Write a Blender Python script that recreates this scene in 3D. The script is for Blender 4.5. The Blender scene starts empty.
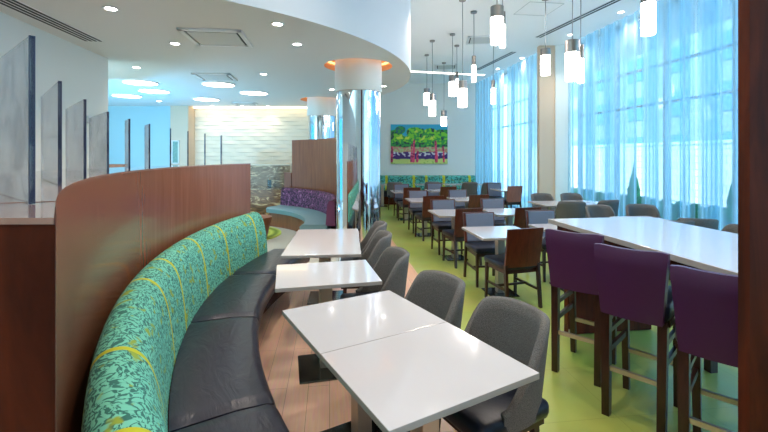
import bpy, bmesh, math, random
from mathutils import Vector, Matrix, noise
random.seed(7)
S = bpy.context.scene
COL = S.collection
PI = math.pi
F, HY, H = 413.0, 156.0, 1.65
LOWZ, HIGHZ = 3.05, 4.25
PC = (3.54, 4.2)          # centre of the banquette arc
BC = (-4.05, 7.4)         # centre of the lounge circle (bulkhead, bench)

# ------------------------------------------------------------------ materials
def newmat(name):
    m = bpy.data.materials.new(name); m.use_nodes = True
    nt = m.node_tree; b = nt.nodes['Principled BSDF']
    return m, nt, b
def setp(b, **k):
    for n, v in k.items():
        b.inputs[n.replace('_', ' ')].default_value = v
def rgb(r, g, b):
    def f(c):
        c /= 255.0
        return c / 12.92 if c <= .04045 else ((c + .055) / 1.055) ** 2.4
    return (f(r), f(g), f(b), 1)
def plain(name, col, rough=.5, metal=0, bump=0, bscale=60, coat=0, var=0):
    m, nt, b = newmat(name)
    setp(b, Base_Color=col, Roughness=rough, Metallic=metal, Coat_Weight=coat)
    if bump or var:
        tc = nt.nodes.new('ShaderNodeTexCoord'); n = nt.nodes.new('ShaderNodeTexNoise')
        n.inputs['Scale'].default_value = bscale; n.inputs['Detail'].default_value = 4
        nt.links.new(tc.outputs['Object'], n.inputs['Vector'])
        if bump:
            bp = nt.nodes.new('ShaderNodeBump'); bp.inputs['Strength'].default_value = bump
            bp.inputs['Distance'].default_value = .01
            nt.links.new(n.outputs['Fac'], bp.inputs['Height']); nt.links.new(bp.outputs['Normal'], b.inputs['Normal'])
        if var:
            r = nt.nodes.new('ShaderNodeValToRGB')
            r.color_ramp.elements[0].position = .3; r.color_ramp.elements[1].position = .7
            r.color_ramp.elements[0].color = tuple(c * (1 - var) for c in col[:3]) + (1,)
            r.color_ramp.elements[1].color = tuple(min(1, c * (1 + var)) for c in col[:3]) + (1,)
            nt.links.new(n.outputs['Fac'], r.inputs['Fac']); nt.links.new(r.outputs['Color'], b.inputs['Base Color'])
    return m
def emis(name, col, strength):
    m, nt, b = newmat(name)
    setp(b, Base_Color=(.8, .8, .8, 1), Emission_Color=col, Emission_Strength=strength)
    return m
def wood(name, c1, c2, rough=.3, scale=(6, 6, .6), coat=.0, n_scale=3.0, c_rough=.1):
    m, nt, b = newmat(name)
    tc = nt.nodes.new('ShaderNodeTexCoord'); mp = nt.nodes.new('ShaderNodeMapping')
    mp.inputs['Scale'].default_value = scale
    n = nt.nodes.new('ShaderNodeTexNoise'); n.inputs['Scale'].default_value = n_scale
    n.inputs['Detail'].default_value = 8; n.inputs['Roughness'].default_value = .6; n.inputs['Distortion'].default_value = .6
    r = nt.nodes.new('ShaderNodeValToRGB')
    r.color_ramp.elements[0].color = c1; r.color_ramp.elements[1].color = c2
    r.color_ramp.elements[0].position = .3; r.color_ramp.elements[1].position = .7
    nt.links.new(tc.outputs['Object'], mp.inputs['Vector']); nt.links.new(mp.outputs['Vector'], n.inputs['Vector'])
    nt.links.new(n.outputs['Fac'], r.inputs['Fac']); nt.links.new(r.outputs['Color'], b.inputs['Base Color'])
    setp(b, Roughness=rough, Coat_Weight=coat, Coat_Roughness=c_rough)
    return m
def scroll(name, light, dark, speck, stripes=None, scale=15, stripe_col=None, hw=.011):
    """woven scroll pattern on UV metres, optional stripes at u positions"""
    m, nt, b = newmat(name); N = nt.nodes.new; L = nt.links.new
    tc = N('ShaderNodeTexCoord')
    nz = N('ShaderNodeTexNoise'); nz.inputs['Scale'].default_value = 9; nz.inputs['Detail'].default_value = 2
    L(tc.outputs['UV'], nz.inputs['Vector'])
    mx = N('ShaderNodeMix'); mx.data_type = 'VECTOR'; mx.inputs['Factor'].default_value = .13
    L(tc.outputs['UV'], mx.inputs[4]); L(nz.outputs['Color'], mx.inputs[5])
    v = N('ShaderNodeTexVoronoi'); v.feature = 'DISTANCE_TO_EDGE'; v.inputs['Scale'].default_value = scale
    L(mx.outputs[1], v.inputs['Vector'])
    w = N('ShaderNodeTexWave'); w.wave_type = 'RINGS'; w.inputs['Scale'].default_value = scale * .4; w.inputs['Distortion'].default_value = 9
    w.inputs['Detail'].default_value = 2; w.inputs['Detail Scale'].default_value = 3.5
    L(mx.outputs[1], w.inputs['Vector'])
    a = N('ShaderNodeMath'); a.operation = 'MULTIPLY'; L(v.outputs['Distance'], a.inputs[0]); a.inputs[1].default_value = 2.4
    a2 = N('ShaderNodeMath'); a2.operation = 'ADD'; L(a.outputs[0], a2.inputs[0])
    a3 = N('ShaderNodeMath'); a3.operation = 'MULTIPLY'; L(w.outputs['Fac'], a3.inputs[0]); a3.inputs[1].default_value = .45
    L(a3.outputs[0], a2.inputs[1])
    r = N('ShaderNodeValToRGB'); e = r.color_ramp.elements
    e[0].position = .38; e[0].color = dark; e[1].position = .52; e[1].color = light
    L(a2.outputs[0], r.inputs['Fac'])
    n2 = N('ShaderNodeTexNoise'); n2.inputs['Scale'].default_value = 12; L(tc.outputs['UV'], n2.inputs['Vector'])
    r2 = N('ShaderNodeValToRGB'); r2.color_ramp.elements[0].position = .6; r2.color_ramp.elements[1].position = .66
    L(n2.outputs['Fac'], r2.inputs['Fac'])
    m2 = N('ShaderNodeMix'); m2.data_type = 'RGBA'; L(r2.outputs['Color'], m2.inputs['Factor'])
    L(r.outputs['Color'], m2.inputs[6]); m2.inputs[7].default_value = speck
    out = m2.outputs[2]
    if stripes:
        sx = N('ShaderNodeSeparateXYZ'); L(tc.outputs['UV'], sx.inputs[0]); acc = None
        for s in stripes:
            c = N('ShaderNodeMath'); c.operation = 'COMPARE'; L(sx.outputs['X'], c.inputs[0])
            c.inputs[1].default_value = s; c.inputs[2].default_value = hw
            if acc is None: acc = c.outputs[0]
            else:
                ad = N('ShaderNodeMath'); ad.operation = 'MAXIMUM'; L(acc, ad.inputs[0]); L(c.outputs[0], ad.inputs[1]); acc = ad.outputs[0]
        m3 = N('ShaderNodeMix'); m3.data_type = 'RGBA'; L(acc, m3.inputs['Factor']); L(out, m3.inputs[6])
        m3.inputs[7].default_value = stripe_col; out = m3.outputs[2]
    L(out, b.inputs['Base Color']); setp(b, Roughness=.75)
    return m

M = {}
M['wall'] = plain('wall_paint', rgb(226, 230, 224), .6)
M['wallwarm'] = plain('warm_wall_paint', rgb(214, 194, 170), .6)
M['wavewall'] = plain('relief_plaster', rgb(236, 225, 202), .6)
M['bluelitwall'] = plain('blue_light_wall_tint', rgb(172, 206, 214), .6)  # blue lounge light painted into the wall colour
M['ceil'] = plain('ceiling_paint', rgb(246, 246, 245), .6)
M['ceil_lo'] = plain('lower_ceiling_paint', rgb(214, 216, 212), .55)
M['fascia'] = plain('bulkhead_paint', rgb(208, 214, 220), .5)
M['walnut'] = wood('walnut_veneer', rgb(120, 66, 38), rgb(152, 92, 56), .4)
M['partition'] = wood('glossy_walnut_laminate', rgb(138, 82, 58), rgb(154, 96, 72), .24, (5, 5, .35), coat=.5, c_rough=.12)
M['darkwalnut'] = wood('dark_walnut', rgb(52, 16, 4), rgb(98, 40, 16), .5, (4, 4, .7), coat=.0)
M['darkwalnut'].node_tree.nodes['Principled BSDF'].inputs['Specular IOR Level'].default_value = .15
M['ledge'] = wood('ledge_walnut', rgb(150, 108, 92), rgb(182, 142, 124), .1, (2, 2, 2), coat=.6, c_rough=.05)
M['chairwood'] = wood('chair_walnut', rgb(70, 27, 15), rgb(104, 46, 28), .28, (14, 14, 1.2), coat=.2)
M['reddwood'] = wood('reddish_chair_wood', rgb(140, 84, 70), rgb(160, 100, 84), .3, (14, 14, 1.2))
M['espresso'] = wood('espresso_leg', rgb(34, 16, 12), rgb(66, 34, 24), .3, (14, 14, 2))
M['table'] = plain('white_quartz_top', rgb(200, 196, 198), .12, var=.015, bscale=300, coat=.3)
M['edge'] = plain('table_edge', rgb(176, 166, 160), .3)
M['steel'] = plain('brushed_steel', rgb(200, 190, 176), .4, .85)
M['chrome'] = plain('polished_steel', rgb(222, 230, 236), .06, 1)
M['plate'] = plain('dark_steel_plate', rgb(92, 100, 98), .14, 1)
M['navy'] = plain('navy_vinyl', rgb(20, 26, 44), .35, bump=.15, bscale=40)
M['grey'] = plain('charcoal_tweed', rgb(104, 102, 100), .9, bump=.5, bscale=200, var=.35)
M['greyp'] = plain('slate_upholstery', rgb(112, 118, 136), .7, bump=.2, bscale=200, var=.08)
M['purple'] = plain('purple_vinyl', rgb(70, 24, 68), .42, bump=.12, bscale=30)
M['leather'] = plain('charcoal_leather', rgb(34, 35, 50), .3, bump=.0)
M['cyanseat'] = plain('teal_grey_vinyl', rgb(112, 146, 152), .4)
M['nickel'] = plain('brushed_nickel', rgb(150, 142, 136), .35, 1)
M['cord'] = plain('grey_cord', rgb(120, 124, 128), .5)
M['black'] = plain('dark_slot', rgb(30, 34, 38), .6)
M['vent'] = plain('vent_grey', rgb(196, 200, 198), .5)
M['white'] = plain('white_trim', rgb(225, 228, 228), .4)
M['frame'] = plain('window_aluminium', rgb(205, 215, 222), .4)
M['glow'] = emis('frosted_lamp_glass', (1, .90, .84, 1), 16)
M['disc'] = emis('disc_diffuser', (1, .98, .95, 1), 6)
M['spot'] = emis('downlight_lens', (1, .97, .92, 1), 25)
M['line'] = emis('linear_diffuser', (1, .9, .75, 1), 5)
M['cove'] = emis('warm_cove_led', (1, .74, .42, 1), 5)
M['ringled'] = emis('amber_ring_led', (1, .5, .16, 1), 2.2)
M['recess'] = plain('recess_glow_tint', rgb(240, 180, 130), .6)  # warm glow of the ring light put into the recess colour
M['trunk'] = plain('bark', rgb(80, 60, 45), .9)
M['leaf'] = plain('leaves', rgb(60, 130, 80), .8, var=.4, bscale=5)

def leather_bump():
    m = M['leather']; nt = m.node_tree; b = nt.nodes['Principled BSDF']; N = nt.nodes.new; L = nt.links.new
    tc = N('ShaderNodeTexCoord'); mp = N('ShaderNodeMapping'); mp.inputs['Scale'].default_value = (3, 9, 3)
    n = N('ShaderNodeTexNoise'); n.inputs['Scale'].default_value = 1.6; n.inputs['Detail'].default_value = 5; n.inputs['Distortion'].default_value = 1.2
    bp = N('ShaderNodeBump'); bp.inputs['Strength'].default_value = .4; bp.inputs['Distance'].default_value = .015
    L(tc.outputs['UV'], mp.inputs['Vector']); L(mp.outputs['Vector'], n.inputs['Vector'])
    L(n.outputs['Fac'], bp.inputs['Height']); L(bp.outputs['Normal'], b.inputs['Normal'])
leather_bump()

def floor_mats():
    # oak planks
    m, nt, b = newmat('oak_planks'); N = nt.nodes.new; L = nt.links.new
    tc = N('ShaderNodeTexCoord'); mp = N('ShaderNodeMapping'); mp.inputs['Rotation'].default_value = (0, 0, R(-97.5))
    br = N('ShaderNodeTexBrick'); br.inputs['Scale'].default_value = 1; br.inputs['Brick Width'].default_value = 1.2
    br.inputs['Row Height'].default_value = .15; br.inputs['Mortar Size'].default_value = .0015; br.inputs['Bias'].default_value = 0
    br.inputs['Color1'].default_value = rgb(226, 184, 156); br.inputs['Color2'].default_value = rgb(216, 172, 144)
    br.inputs['Mortar'].default_value = rgb(140, 100, 80)
    n = N('ShaderNodeTexNoise'); n.inputs['Scale'].default_value = 5; n.inputs['Detail'].default_value = 6
    mp2 = N('ShaderNodeMapping'); mp2.inputs['Scale'].default_value = (1, 14, 1)
    L(tc.outputs['Object'], mp.inputs[0]); L(mp.outputs[0], br.inputs['Vector']); L(mp.outputs[0], mp2.inputs[0]); L(mp2.outputs[0], n.inputs['Vector'])
    mx = N('ShaderNodeMix'); mx.data_type = 'RGBA'; mx.blend_type = 'SOFT_LIGHT'; mx.inputs['Factor'].default_value = .5
    L(br.outputs['Color'], mx.inputs[6]); L(n.outputs['Color'], mx.inputs[7]); L(mx.outputs[2], b.inputs['Base Color'])
    setp(b, Roughness=.3); M['oak'] = m
    # lime vinyl tiles
    m, nt, b = newmat('lime_vinyl_tile'); N = nt.nodes.new; L = nt.links.new
    tc = N('ShaderNodeTexCoord'); mp = N('ShaderNodeMapping'); mp.inputs['Rotation'].default_value = (0, 0, R(-7.4))
    br = N('ShaderNodeTexBrick'); br.offset = 0; br.inputs['Scale'].default_value = 1; br.inputs['Brick Width'].default_value = .6
    br.inputs['Row Height'].default_value = .6; br.inputs['Mortar Size'].default_value = .002
    br.inputs['Color1'].default_value = rgb(160, 172, 80); br.inputs['Color2'].default_value = rgb(164, 177, 90); br.inputs['Mortar'].default_value = rgb(138, 152, 64)
    n = N('ShaderNodeTexNoise'); n.inputs['Scale'].default_value = 2.5; n.inputs['Detail'].default_value = 6
    mx = N('ShaderNodeMix'); mx.data_type = 'RGBA'; mx.blend_type = 'SOFT_LIGHT'; mx.inputs['Factor'].default_value = .35
    L(tc.outputs['Object'], mp.inputs[0]); L(mp.outputs[0], br.inputs['Vector']); L(tc.outputs['Object'], n.inputs['Vector'])
    L(br.outputs['Color'], mx.inputs[6]); L(n.outputs['Color'], mx.inputs[7]); L(mx.outputs[2], b.inputs['Base Color'])
    setp(b, Roughness=.3); M['lime'] = m
    M['terrazzo'] = plain('pale_terrazzo', rgb(222, 218, 200), .25, var=.03, bscale=80)
def R(d): return math.radians(d)
floor_mats()

def sheer():
    m = bpy.data.materials.new('sheer_curtain'); m.use_nodes = True; nt = m.node_tree; nt.nodes.clear(); N = nt.nodes.new; L = nt.links.new
    o = N('ShaderNodeOutputMaterial'); t = N('ShaderNodeBsdfTransparent'); t.inputs[0].default_value = (.86, .95, 1, 1)
    tr = N('ShaderNodeBsdfTranslucent'); tr.inputs[0].default_value = (.52, .84, .95, 1)
    d = N('ShaderNodeBsdfDiffuse'); d.inputs[0].default_value = (.6, .8, .9, 1)
    m1 = N('ShaderNodeMixShader'); m1.inputs[0].default_value = .3; L(tr.outputs[0], m1.inputs[1]); L(d.outputs[0], m1.inputs[2])
    m2 = N('ShaderNodeMixShader'); L(t.outputs[0], m2.inputs[1]); L(m1.outputs[0], m2.inputs[2])
    lw = N('ShaderNodeLayerWeight'); lw.inputs['Blend'].default_value = .5
    mr = N('ShaderNodeMapRange'); mr.inputs['From Min'].default_value = 0; mr.inputs['From Max'].default_value = 1
    mr.inputs['To Min'].default_value = .30; mr.inputs['To Max'].default_value = 1.0
    L(lw.outputs['Facing'], mr.inputs['Value']); L(mr.outputs[0], m2.inputs[0]); L(m2.outputs[0], o.inputs[0])
    return m
M['sheer'] = sheer()
def thin_glass(name, col):
    m = bpy.data.materials.new(name); m.use_nodes = True; nt = m.node_tree; nt.nodes.clear(); N = nt.nodes.new; L = nt.links.new
    o = N('ShaderNodeOutputMaterial'); t = N('ShaderNodeBsdfTransparent'); t.inputs[0].default_value = col
    g = N('ShaderNodeBsdfGlossy'); g.inputs['Roughness'].default_value = .02
    m1 = N('ShaderNodeMixShader'); m1.inputs[0].default_value = .08; L(t.outputs[0], m1.inputs[1]); L(g.outputs[0], m1.inputs[2]); L(m1.outputs[0], o.inputs[0])
    return m
M['glass'] = thin_glass('tinted_window_glass', (.50, .68, .80, 1))
M['glass_dark'] = thin_glass('dark_tinted_glass', (.05, .26, .38, 1))
def marble_glass():
    m = bpy.data.materials.new('marbled_resin'); m.use_nodes = True; nt = m.node_tree; nt.nodes.clear(); N = nt.nodes.new; L = nt.links.new
    o = N('ShaderNodeOutputMaterial'); t = N('ShaderNodeBsdfTransparent'); t.inputs[0].default_value = (.9, .92, .95, 1)
    b = N('ShaderNodeBsdfPrincipled'); b.inputs['Roughness'].default_value = .08
    tc = N('ShaderNodeTexCoord'); nz = N('ShaderNodeTexNoise'); nz.inputs['Scale'].default_value = 4; nz.inputs['Detail'].default_value = 3
    mxv = N('ShaderNodeMix'); mxv.data_type = 'VECTOR'; mxv.inputs['Factor'].default_value = .35
    v = N('ShaderNodeTexVoronoi'); v.feature = 'DISTANCE_TO_EDGE'; v.inputs['Scale'].default_value = 7
    L(tc.outputs['Object'], nz.inputs['Vector']); L(tc.outputs['Object'], mxv.inputs[4]); L(nz.outputs['Color'], mxv.inputs[5]); L(mxv.outputs[1], v.inputs['Vector'])
    r = N('ShaderNodeValToRGB'); r.color_ramp.elements[0].position = 0; r.color_ramp.elements[0].color = rgb(70, 68, 84)
    r.color_ramp.elements[1].position = .11; r.color_ramp.elements[1].color = rgb(196, 194, 192)
    L(v.outputs['Distance'], r.inputs['Fac']); L(r.outputs['Color'], b.inputs['Base Color'])
    mx = N('ShaderNodeMixShader'); mx.inputs[0].default_value = .48; L(t.outputs[0], mx.inputs[1]); L(b.outputs[0], mx.inputs[2]); L(mx.outputs[0], o.inputs[0])
    return m
M['resin'] = marble_glass()
M['paneledge'] = plain('plum_panel_edge', rgb(50, 38, 68), .3)
def stone_mat(name, c1, c2, vein, scale=2.5):
    m, nt, b = newmat(name); N = nt.nodes.new; L = nt.links.new
    tc = N('ShaderNodeTexCoord'); n = N('ShaderNodeTexNoise'); n.inputs['Scale'].default_value = scale; n.inputs['Detail'].default_value = 8; n.inputs['Distortion'].default_value = 2.2
    mp = N('ShaderNodeMapping'); mp.inputs['Scale'].default_value = (1, 1, 2.5); mp.inputs['Rotation'].default_value = (0, .4, 0)
    r = N('ShaderNodeValToRGB'); e = r.color_ramp.elements; e[0].position = .3; e[0].color = c1; e[1].position = .55; e[1].color = c2
    x = e.new(.62); x.color = vein
    L(tc.outputs['Object'], mp.inputs[0]); L(mp.outputs[0], n.inputs['Vector']); L(n.outputs['Fac'], r.inputs['Fac']); L(r.outputs['Color'], b.inputs['Base Color'])
    setp(b, Roughness=.15); return m
M['stone'] = stone_mat('brown_marble', rgb(74, 44, 28), rgb(140, 96, 60), rgb(214, 180, 130))
M['backsplash'] = stone_mat('grey_marble', rgb(92, 66, 44), rgb(136, 112, 84), rgb(200, 176, 140), 3)
def brick_mat(name, c1, c2, mortar, w, h):
    m, nt, b = newmat(name); N = nt.nodes.new; L = nt.links.new
    tc = N('ShaderNodeTexCoord'); br = N('ShaderNodeTexBrick'); br.inputs['Scale'].default_value = 1
    br.inputs['Brick Width'].default_value = w; br.inputs['Row Height'].default_value = h; br.inputs['Mortar Size'].default_value = .02
    br.inputs['Color1'].default_value = c1; br.inputs['Color2'].default_value = c2; br.inputs['Mortar'].default_value = mortar
    L(tc.outputs['UV'], br.inputs['Vector']); L(br.outputs['Color'], b.inputs['Base Color']); setp(b, Roughness=.8)
    return m
M['stonewall'] = brick_mat('pale_stone_blocks', rgb(236, 222, 206), rgb(222, 206, 190), rgb(190, 180, 170), .8, .25)
M['facade'] = brick_mat('pale_facade', rgb(225, 225, 228), rgb(212, 214, 220), rgb(160, 170, 190), 1.5, .6)
M['bluewin'] = plain('facade_window', rgb(110, 150, 180), .1)
M['paving'] = plain('paving', rgb(190, 195, 195), .7, var=.1, bscale=2)

# ------------------------------------------------------------------ geometry helpers
class MB:
    def __init__(s): s.bm = bmesh.new(); s.uv = None; s.mats = []
    def mi(s, m):
        if m not in s.mats: s.mats.append(m)
        return s.mats.index(m)
    def box(s, c, d, rot=None, bev=0, m=None, seg=2):
        r = bmesh.ops.create_cube(s.bm, size=1); vs = r['verts']
        bmesh.ops.scale(s.bm, vec=d, verts=vs)
        if bev:
            es = list({e for v in vs for e in v.link_edges})
            rb = bmesh.ops.bevel(s.bm, geom=es, offset=bev, segments=seg, profile=.5, affect='EDGES')
            vs = list({v for f in rb['faces'] for v in f.verts} | {v for v in vs if v.is_valid})
            # flood to the whole island
            seen = set(vs); st = list(vs)
            while st:
                v = st.pop()
                for e in v.link_edges:
                    o = e.other_vert(v)
                    if o not in seen: seen.add(o); st.append(o)
            vs = list(seen)
        if rot is not None: bmesh.ops.rotate(s.bm, cent=(0, 0, 0), matrix=rot, verts=vs)
        bmesh.ops.translate(s.bm, vec=c, verts=vs)
        if m is not None:
            k = s.mi(m)
            for f in {f for v in vs for f in v.link_faces}: f.material_index = k
        return s
    def taper(s, p0, p1, d0, d1, rz=0):
        """square bar from p0 to p1, sizes d0/d1 = (w,d)"""
        vs = []
        for p, d in ((p0, d0), (p1, d1)):
            for a, b in ((-1, -1), (1, -1), (1, 1), (-1, 1)):
                x, y = a * d[0] / 2, b * d[1] / 2
                vs.append(s.bm.verts.new((p[0] + x * math.cos(rz) - y * math.sin(rz), p[1] + x * math.sin(rz) + y * math.cos(rz), p[2])))
        for q in ((3, 2, 1, 0), (4, 5, 6, 7), (0, 1, 5, 4), (1, 2, 6, 5), (2, 3, 7, 6), (3, 0, 4, 7)):
            s.bm.faces.new([vs[i] for i in q])
        return s
    def lathe(s, prof, c=(0, 0, 0), n=32, close=False):
        rings = []
        for r, z in prof:
            if r < 1e-6: rings.append([s.bm.verts.new((c[0], c[1], c[2] + z))])
            else: rings.append([s.bm.verts.new((c[0] + r * math.cos(2 * PI * i / n), c[1] + r * math.sin(2 * PI * i / n), c[2] + z)) for i in range(n)])
        for a, b in zip(rings, rings[1:]):
            for i in range(n):
                j = (i + 1) % n
                if len(a) == 1 and len(b) == 1: continue
                if len(a) == 1: s.bm.faces.new((a[0], b[j], b[i]))
                elif len(b) == 1: s.bm.faces.new((a[i], a[j], b[0]))
                else: s.bm.faces.new((a[i], a[j], b[j], b[i]))
        return s
    def cyl(s, c, r, h, n=24): return s.lathe([(0, 0), (r, 0), (r, h), (0, h)], c, n)
    def arc(s, cen, a0, a1, prof, n=40, caps=True, uvR=None, wob=None, closed=True):
        """sweep closed profile [(radius,z)] about cen from a0 to a1 (radians); UV in metres"""
        uvl = s.bm.loops.layers.uv.verify(); rings = []
        k = len(prof); plen = [0]
        for i in range(1, k + 1):
            p, q = prof[i - 1], prof[i % k]; plen.append(plen[-1] + math.hypot(p[0] - q[0], p[1] - q[1]))
        for i in range(n + 1):
            a = a0 + (a1 - a0) * i / n; ring = []
            for r, z in prof:
                dz = wob(i / n, r, z) if wob else 0
                ring.append(s.bm.verts.new((cen[0] + r * math.cos(a), cen[1] + r * math.sin(a), z + dz)))
            rings.append(ring)
        UR = uvR or prof[0][0]
        for i in range(n):
            for j in range(k if closed else k - 1):
                j2 = (j + 1) % k
                f = s.bm.faces.new((rings[i][j], rings[i][j2], rings[i + 1][j2], rings[i + 1][j]))
                us = [(i, j), (i, j + 1), (i + 1, j + 1), (i + 1, j)]
                for lp, (ii, jj) in zip(f.loops, us):
                    aa = a0 + (a1 - a0) * ii / n
                    lp[uvl].uv = (UR * aa, plen[jj])
        if caps and closed:
            s.bm.faces.new(rings[0][::-1]); s.bm.faces.new(rings[-1])
        return s
    def grid(s, fn, nu, nv, m=None):
        """fn(u,v)->(pos,(uvx,uvy)) """
        uvl = s.bm.loops.layers.uv.verify()
        P = [[fn(i / nu, j / nv) for j in range(nv + 1)] for i in range(nu + 1)]
        V = [[s.bm.verts.new(p[0]) for p in row] for row in P]
        for i in range(nu):
            for j in range(nv):
                f = s.bm.faces.new((V[i][j], V[i + 1][j], V[i + 1][j + 1], V[i][j + 1]))
                for lp, (a, b) in zip(f.loops, ((i, j), (i + 1, j), (i + 1, j + 1), (i, j + 1))): lp[uvl].uv = P[a][b][1]
        return s
    def tube(s, pts, r, n=8):
        rings = []
        for i, p in enumerate(pts):
            p = Vector(p); t = (Vector(pts[min(i + 1, len(pts) - 1)]) - Vector(pts[max(i - 1, 0)])).normalized()
            a = t.orthogonal().normalized(); b = t.cross(a)
            rings.append([s.bm.verts.new(p + r * (math.cos(2 * PI * k / n) * a + math.sin(2 * PI * k / n) * b)) for k in range(n)])
        for a, b in zip(rings, rings[1:]):
            # align rings
            off = min(range(n), key=lambda o: (a[0].co - b[o].co).length)
            for k in range(n): s.bm.faces.new((a[k], a[(k + 1) % n], b[(k + 1 + off) % n], b[(k + off) % n]))
        s.bm.faces.new(rings[0][::-1]); s.bm.faces.new(rings[-1]); return s
    def build(s, name, mat, parent=None, smooth=None, loc=None, rotz=0):
        bmesh.ops.recalc_face_normals(s.bm, faces=s.bm.faces)
        me = bpy.data.meshes.new(name); s.bm.to_mesh(me); s.bm.free()
        if s.mats:
            for m in s.mats: me.materials.append(m)
        else: me.materials.append(mat)
        if smooth:
            me.shade_smooth(); me.set_sharp_from_angle(angle=R(smooth))
        o = bpy.data.objects.new(name, me); COL.objects.link(o)
        if parent is not None: o.parent = parent
        if loc is not None: o.location = loc
        o.rotation_euler[2] = rotz
        return o
def B(c, d, rot=None, bev=0): return MB().box(c, d, rot, bev)
def tag(o, label, cat, group=None, kind=None):
    o['label'] = label; o['category'] = cat
    if group: o['group'] = group
    if kind: o['kind'] = kind
    return o
def struct(o, label=None):
    o['kind'] = 'structure'
    if label: o['label'] = label
    return o
def empty(name, loc=(0, 0, 0), rz=0):
    o = bpy.data.objects.new(name, None); COL.objects.link(o); o.location = loc; o.rotation_euler[2] = rz
    o.empty_display_size = .2; return o
def kids(o): return [c for c in bpy.data.objects if c.parent == o]
def copy_tree(o, loc, rz, label, group=None, scale=None):
    def rec(x, par):
        c = x.copy(); COL.objects.link(c)
        if par is not None: c.parent = par
        for ch in KIDS[x.name]: rec(ch, c)
        return c
    if o.name not in KIDS: snap(o)
    r = rec(o, None); r.location = loc; r.rotation_euler[2] = rz; r['label'] = label
    if group: r['group'] = group
    if scale: r.scale = scale
    return r
KIDS = {}
def snap(o):
    KIDS[o.name] = kids(o)
    for c in KIDS[o.name]: snap(c)
class Proto:
    """first placement moves the source itself, later ones copy it"""
    def __init__(s, src): s.src = src; s.used = False; snap(src)
    def put(s, x, y, rz, label, group=None, z=0, scale=None):
        if not s.used:
            s.used = True; o = s.src; o.location = (x, y, z); o.rotation_euler[2] = rz; o['label'] = label
            if group: o['group'] = group
            if scale: o.scale = scale
            s.keep = True
            return o
        return copy_tree(s.src, (x, y, z), rz, label, group, scale)
def face_rot(dx, dy): return math.atan2(-dx, dy)
def fl(px, py, z=0):
    k = (H - z) / (py - HY); return Vector(((px - 384) * k, F * k, z))

# ------------------------------------------------------------------ camera
cd = bpy.data.cameras.new('camera'); cam = bpy.data.objects.new('camera', cd); COL.objects.link(cam)
cam.location = (0, 0, H); cam.rotation_euler = (PI / 2, 0, 0)
cd.sensor_fit = 'HORIZONTAL'; cd.sensor_width = 36; cd.lens = 36 * F / 768; cd.shift_y = (HY - 216) / 768; cd.clip_start = .05; cd.clip_end = 300
S.camera = cam

# ------------------------------------------------------------------ shell
def lwall(y): return -3.98 + .133 * (5.96 - y)          # left wall
def wwall(y): return 5.41 - .128 * y                     # curtain line, near run
def fwall(y): return 3.25 + (14.8 - y) * .115            # curtain line, far run
def plane(name, pts, mat, z=None):
    bm = MB(); vs = [bm.bm.verts.new(p) for p in pts]; bm.bm.faces.new(vs)
    return bm.build(name, mat)
# floors
bx = lambda y: 1.25 - .134 * y
oak = plane('floor', [(-5.2, -4, 0), (bx(-4), -4, 0), (bx(15), 15, 0), (-9, 15, 0), (-9, 5.9, 0), (-5.2, 5.9, 0)], M['oak']); struct(oak, 'light oak plank floor under the banquette tables')
lime = plane('floor', [(bx(-4), -4, 0), (6.6, -4, 0), (6.6, 15, 0), (bx(15), 15, 0)], M['lime']); struct(lime, 'lime green tile floor of the dining room')
t = MB(); t.lathe([(0, .004), (3.42, .004), (3.42, 0)], (BC[0], BC[1], 0), 96); struct(t.build('floor', M['terrazzo']), 'pale round lounge floor')
# high ceiling
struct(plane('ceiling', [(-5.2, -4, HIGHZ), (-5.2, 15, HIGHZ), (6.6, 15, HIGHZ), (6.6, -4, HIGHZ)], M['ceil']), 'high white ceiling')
# low ceiling with two holes round the columns
COLS = [(-.40, 6.45), (-1.55, 10.3)]
RB = 4.52
arcp = []
a_end = math.asin((10.2 - BC[1]) / RB)
for i in range(65):
    a = -PI / 2 + (a_end + PI / 2) * i / 64
    arcp.append((BC[0] + RB * math.cos(a), BC[1] + RB * math.sin(a)))
outline = arcp + [(-.9, 11.95), (-9, 11.95), (-9, BC[1] - RB)]
m = MB(); bm = m.bm
def loop(pts, z):
    vs = [bm.verts.new((x, y, z)) for x, y in pts]; return [bm.edges.new((vs[i], vs[(i + 1) % len(vs)])) for i in range(len(vs))]
es = loop(outline, LOWZ)
for c in COLS: es += loop([(c[0] + .53 * math.cos(2 * PI * i / 48), c[1] + .53 * math.sin(2 * PI * i / 48)) for i in range(48)], LOWZ)
bmesh.ops.triangle_fill(bm, use_beauty=True, use_dissolve=False, edges=es)
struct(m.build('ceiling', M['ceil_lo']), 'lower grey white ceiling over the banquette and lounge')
# fascia of the bulkhead
m = MB(); fp = [(-9, BC[1] - RB)] + arcp + [(-.9, 11.95)]
for (x0, y0), (x1, y1) in zip(fp, fp[1:]):
    vs = [m.bm.verts.new(p) for p in ((x0, y0, LOWZ), (x1, y1, LOWZ), (x1, y1, HIGHZ), (x0, y0, HIGHZ))]; m.bm.faces.new(vs)
bmesh.ops.remove_doubles(m.bm, verts=m.bm.verts, dist=1e-4)
struct(m.build('ceiling_bulkhead', M['fascia'], smooth=30), 'curved white bulkhead face stepping up to the high ceiling')
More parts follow.
